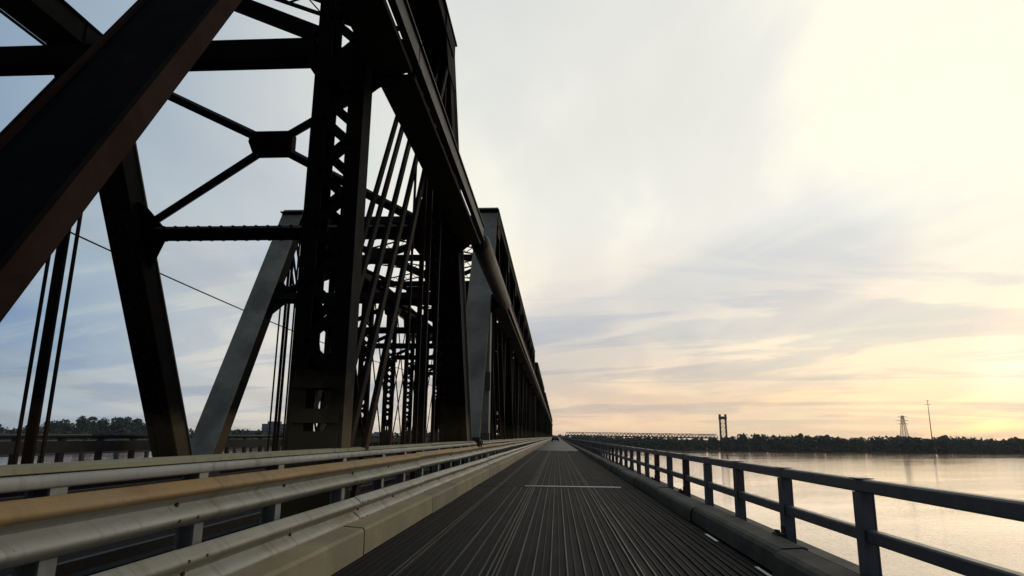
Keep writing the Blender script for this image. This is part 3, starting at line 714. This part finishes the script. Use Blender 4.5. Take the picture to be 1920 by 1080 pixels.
blab = ['leftmost tree on the left shore, low against the frame edge', 'tree on the left shore left of the slanting eyebars', 'tall shore tree behind the slanting hanger bars at far left', 'tallest tree of the left shore clump, just right of the hanger bars', 'round tree second from the left in the clump right of the hanger bars', 'third tree in the clump between hanger bars and the dark leaning end post', 'broad middle tree of the clump on the left shore', 'tree right of the clump middle on the left shore', 'rounded tree near the right end of the left shore clump', 'shorter tree closing the right end of the left shore clump', 'small bush-like tree beside the dark leaning end post', 'tree between the two leaning end posts on the left shore, larger one', 'smaller tree beside the grey leaning end post on the left shore']
for i, (u, Y, hh_, rr) in enumerate(big): tree('shore_tree', blab[i], at_u(u, Y), Y, WZ+1.6, hh_*0.93, rr, 100+i, 'big trees on the left shore')
em = [(1412,760,16.5,6),(1488,770,18,7),(1535,780,17,7),(1660,800,17,7),(1742,800,18,7.5),(1862,820,17,7)]
elab = ['rounded tree rising from the far woods just right of the lift tower', 'bushy tree standing tallest in the woods between tower and pylon', 'tree crown bulging from the woods left of the lattice pylon', 'tree crown at the left foot of the lattice pylon', 'rounded tree at the foot of the tall mast', 'tree crown in the far woods near the right frame edge']
for i, (u, Y, hh_, rr) in enumerate(em): tree('shore_tree', elab[i], at_u(u, Y), Y, WZ+1.8, hh_, rr, 200+i, 'trees rising above the right shore woods')

# ------------------------------------------------------------------ far structures
def lattice_tower(name, label, cat, x, y, zb, hgt, wb, wt, levels, m, arms=()):
    t = thing(name, label, cat, (x, y, zb)); 
    for ix in (-1, 1):
        for iy in (-1, 1):
            MB().bar((ix*wb/2, iy*wb/2, 0), (ix*wt/2, iy*wt/2, hgt), 0.42, 0.42, side=(1,0,0)).build('leg', m, t)
    for k in range(levels):
        f0, f1 = k/levels, (k+1)/levels; w0 = (wb+(wt-wb)*f0)/2; w1 = (wb+(wt-wb)*f1)/2; z0, z1 = hgt*f0, hgt*f1
        q = MB()
        for a in range(4):
            c = [(-1,-1),(1,-1),(1,1),(-1,1)]; (ax, ay), (bx, by) = c[a], c[(a+1) % 4]
            q.bar((ax*w0,ay*w0,z0),(bx*w1,by*w1,z1),0.2,0.2,side=(0.3,0.5,0.8)); q.bar((bx*w0,by*w0,z0),(ax*w1,ay*w1,z1),0.2,0.2,side=(0.3,0.5,0.8)); q.bar((ax*w1,ay*w1,z1),(bx*w1,by*w1,z1),0.2,0.2,side=(0,0,1))
        q.build('bracing', m, t)
    for zz, w in arms:
        q = MB(); q.bar((-w,0,zz),(w,0,zz),0.35,0.35,side=(0,1,0)); q.bar((-w,0,zz),(0,0,zz+1.6),0.2,0.2,side=(0,1,0)); q.bar((w,0,zz),(0,0,zz+1.6),0.2,0.2,side=(0,1,0)); q.build('cross_arm', m, t)
    return t
lattice_tower('pylon', 'latticed electricity pylon with three cross arms behind the right shore woods', 'pylon', 417, 850, WZ+2, 40.5, 9.5, 1.8, 7, M['pylon'], ((39.0,5.5),(34.5,7.0),(30.5,6.0)))
mt = thing('tall_mast', 'tall slim pole with two short cross arms right of the pylon', 'mast', (448.5, 850, WZ+2))
MB().tube([(0,0,0),(0,0,30),(0.1,0,59.5)], [0.62, 0.48, 0.28], 8).build('pole', M['pylon'], mt, True)
for zz, w in ((58.5, 2.6), (54.0, 3.8)):
    q = MB(); q.box(-w, w, -0.15, 0.15, zz-0.18, zz+0.18); q.build('cross_arm', M['pylon'], mt)
# vertical lift tower
lt = thing('lift_tower', 'tall reddish two-legged lift-bridge tower rising over the far shore', 'tower', (203.5, 850, WZ+2))
for s in (-1, 1):
    q = MB(); q.bar((s*3.6,0,0),(s*3.4,0,38.5),1.7,3.0,side=(1,0,0)); q.build('leg', M['tower'], lt)
q = MB(); q.box(-4.6,4.6,-2.2,2.2,34.0,37.6); q.build('cross_head', M['tower'], lt)
for s in (-1, 1):
    q = MB(); q.box(s*3.4-1.1,s*3.4+1.1,-1.8,1.8,38.4,40.2); q.build('sheave_house', M['tower'], lt)
for k in range(5):
    z0 = 9+k*5
    for s in (-1, 1):
        q = MB(); q.bar((-s*2.6,0,z0),(s*2.6,0,z0+5),0.35,0.4,side=(0,1,0)); q.build('brace', M['tower'], lt)
    q = MB(); q.box(-2.6,2.6,-0.4,0.4,z0-0.2,z0+0.2); q.build('strut', M['tower'], lt)
# far diversion bridge: truss spans on piers from the road's end to the lift tower
A = Vector((14, 990, 0)); B = Vector((196, 852, 0)); nsp = 8
olab = ['first', 'second', 'third', 'fourth', 'fifth', 'sixth', 'seventh', 'eighth']
for i in range(nsp):
    a = A.lerp(B, i/nsp); b = A.lerp(B, (i+1)/nsp); L = (b-a).length; dr = (b-a).normalized()
    t = thing('far_bridge_span', f'far low truss span, {olab[i]} from the vanishing point towards the lift tower', 'bridge span', a, 'spans of the far bridge'); t.rotation_euler.z = math.atan2(dr.y, dr.x)
    zd = 2.2 + 1.6*(1-i/nsp); ht = 4.0; npn = 5
    q = MB(); q.box(0,L-0.3,-4,4,zd-1.6,zd); q.build('deck', M['far_steel'], t)
    for s in (-1, 1):
        q = MB(); q.box(L*0.1,L*0.9,s*4-0.35,s*4+0.35,zd+ht-0.6,zd+ht); q.build('top_chord', M['far_steel'], t)
        for k in range(npn):
            xa = L*(0.02+0.96*k/npn); xb = L*(0.02+0.96*(k+1)/npn); xm = (xa+xb)/2
            for p0, p1 in (((xa,s*4,zd),(xm,s*4,zd+ht-0.3)), ((xm,s*4,zd+ht-0.3),(xb,s*4,zd))):
                q = MB(); q.bar(p0, p1, 0.5, 0.55, side=(0,1,0)); q.build('diagonal', M['far_steel'], t)
    q = MB(); q.box(-1.6,1.6,-5,5,WZ-1,zd-1.6); q.build('pier', M['far_steel'], t)
# building far left between the end posts
def block(name, label, x, y, w, dpt, hgt, extra):
    t = thing(name, label, 'building', (x, y, WZ+2))
    q = MB(); q.box(-w/2,w/2,-dpt/2,dpt/2,0,hgt); q.build('wall', M['building'], t)
    q = MB(); q.box(-w/2-0.3,w/2+0.3,-dpt/2-0.3,dpt/2+0.3,hgt+0.003,hgt+0.8); q.build('roof', M['building'], t)
    if extra: q = MB(); q.box(-w*0.35,w*0.1,-4,4,hgt+0.803,hgt+3.6); q.build('plant_room', M['building'], t)
    wm = MB(); wm.box(-1.1,1.1,-0.06,0.06,-0.9,0.9); wme = wm.mesh('window'); wme.materials.append(M['window'])
    for k in range(int(hgt/3.6)):
        for j_ in range(int(w/4.2)):
            o = link('window', wme, t); o.location = (-w/2+2.4+j_*4.2, -dpt/2-0.03, 2.2+k*3.6)
block('office_block', 'grey flat-roofed block on the left shore beside the laced post', at_u(508, 760), 760, 30, 16, 21, True)
block('low_warehouse', 'long low grey building on the left shore behind the grey leaning post', at_u(455, 790), 790, 62, 18, 13.5, False)

# ------------------------------------------------------------------ evening haze over the river
mh = bpy.data.materials.new('evening_haze'); mh.use_nodes = True; h = NG(mh.node_tree)
pv = h.n('ShaderNodeVolumePrincipled', {'Color': (0.97, 0.98, 1.0, 1), 'Density': 0.00006, 'Anisotropy': 0.2})
h.n('ShaderNodeOutputMaterial', {'Volume': pv.outputs[0]})
hb = MB().box(-6400, 6400, -3300, 7000, WZ-1.6, 60).build('haze', mh, kind='stuff')
tag(hb, 'thin pale evening haze lying over the river and far shore', 'haze')
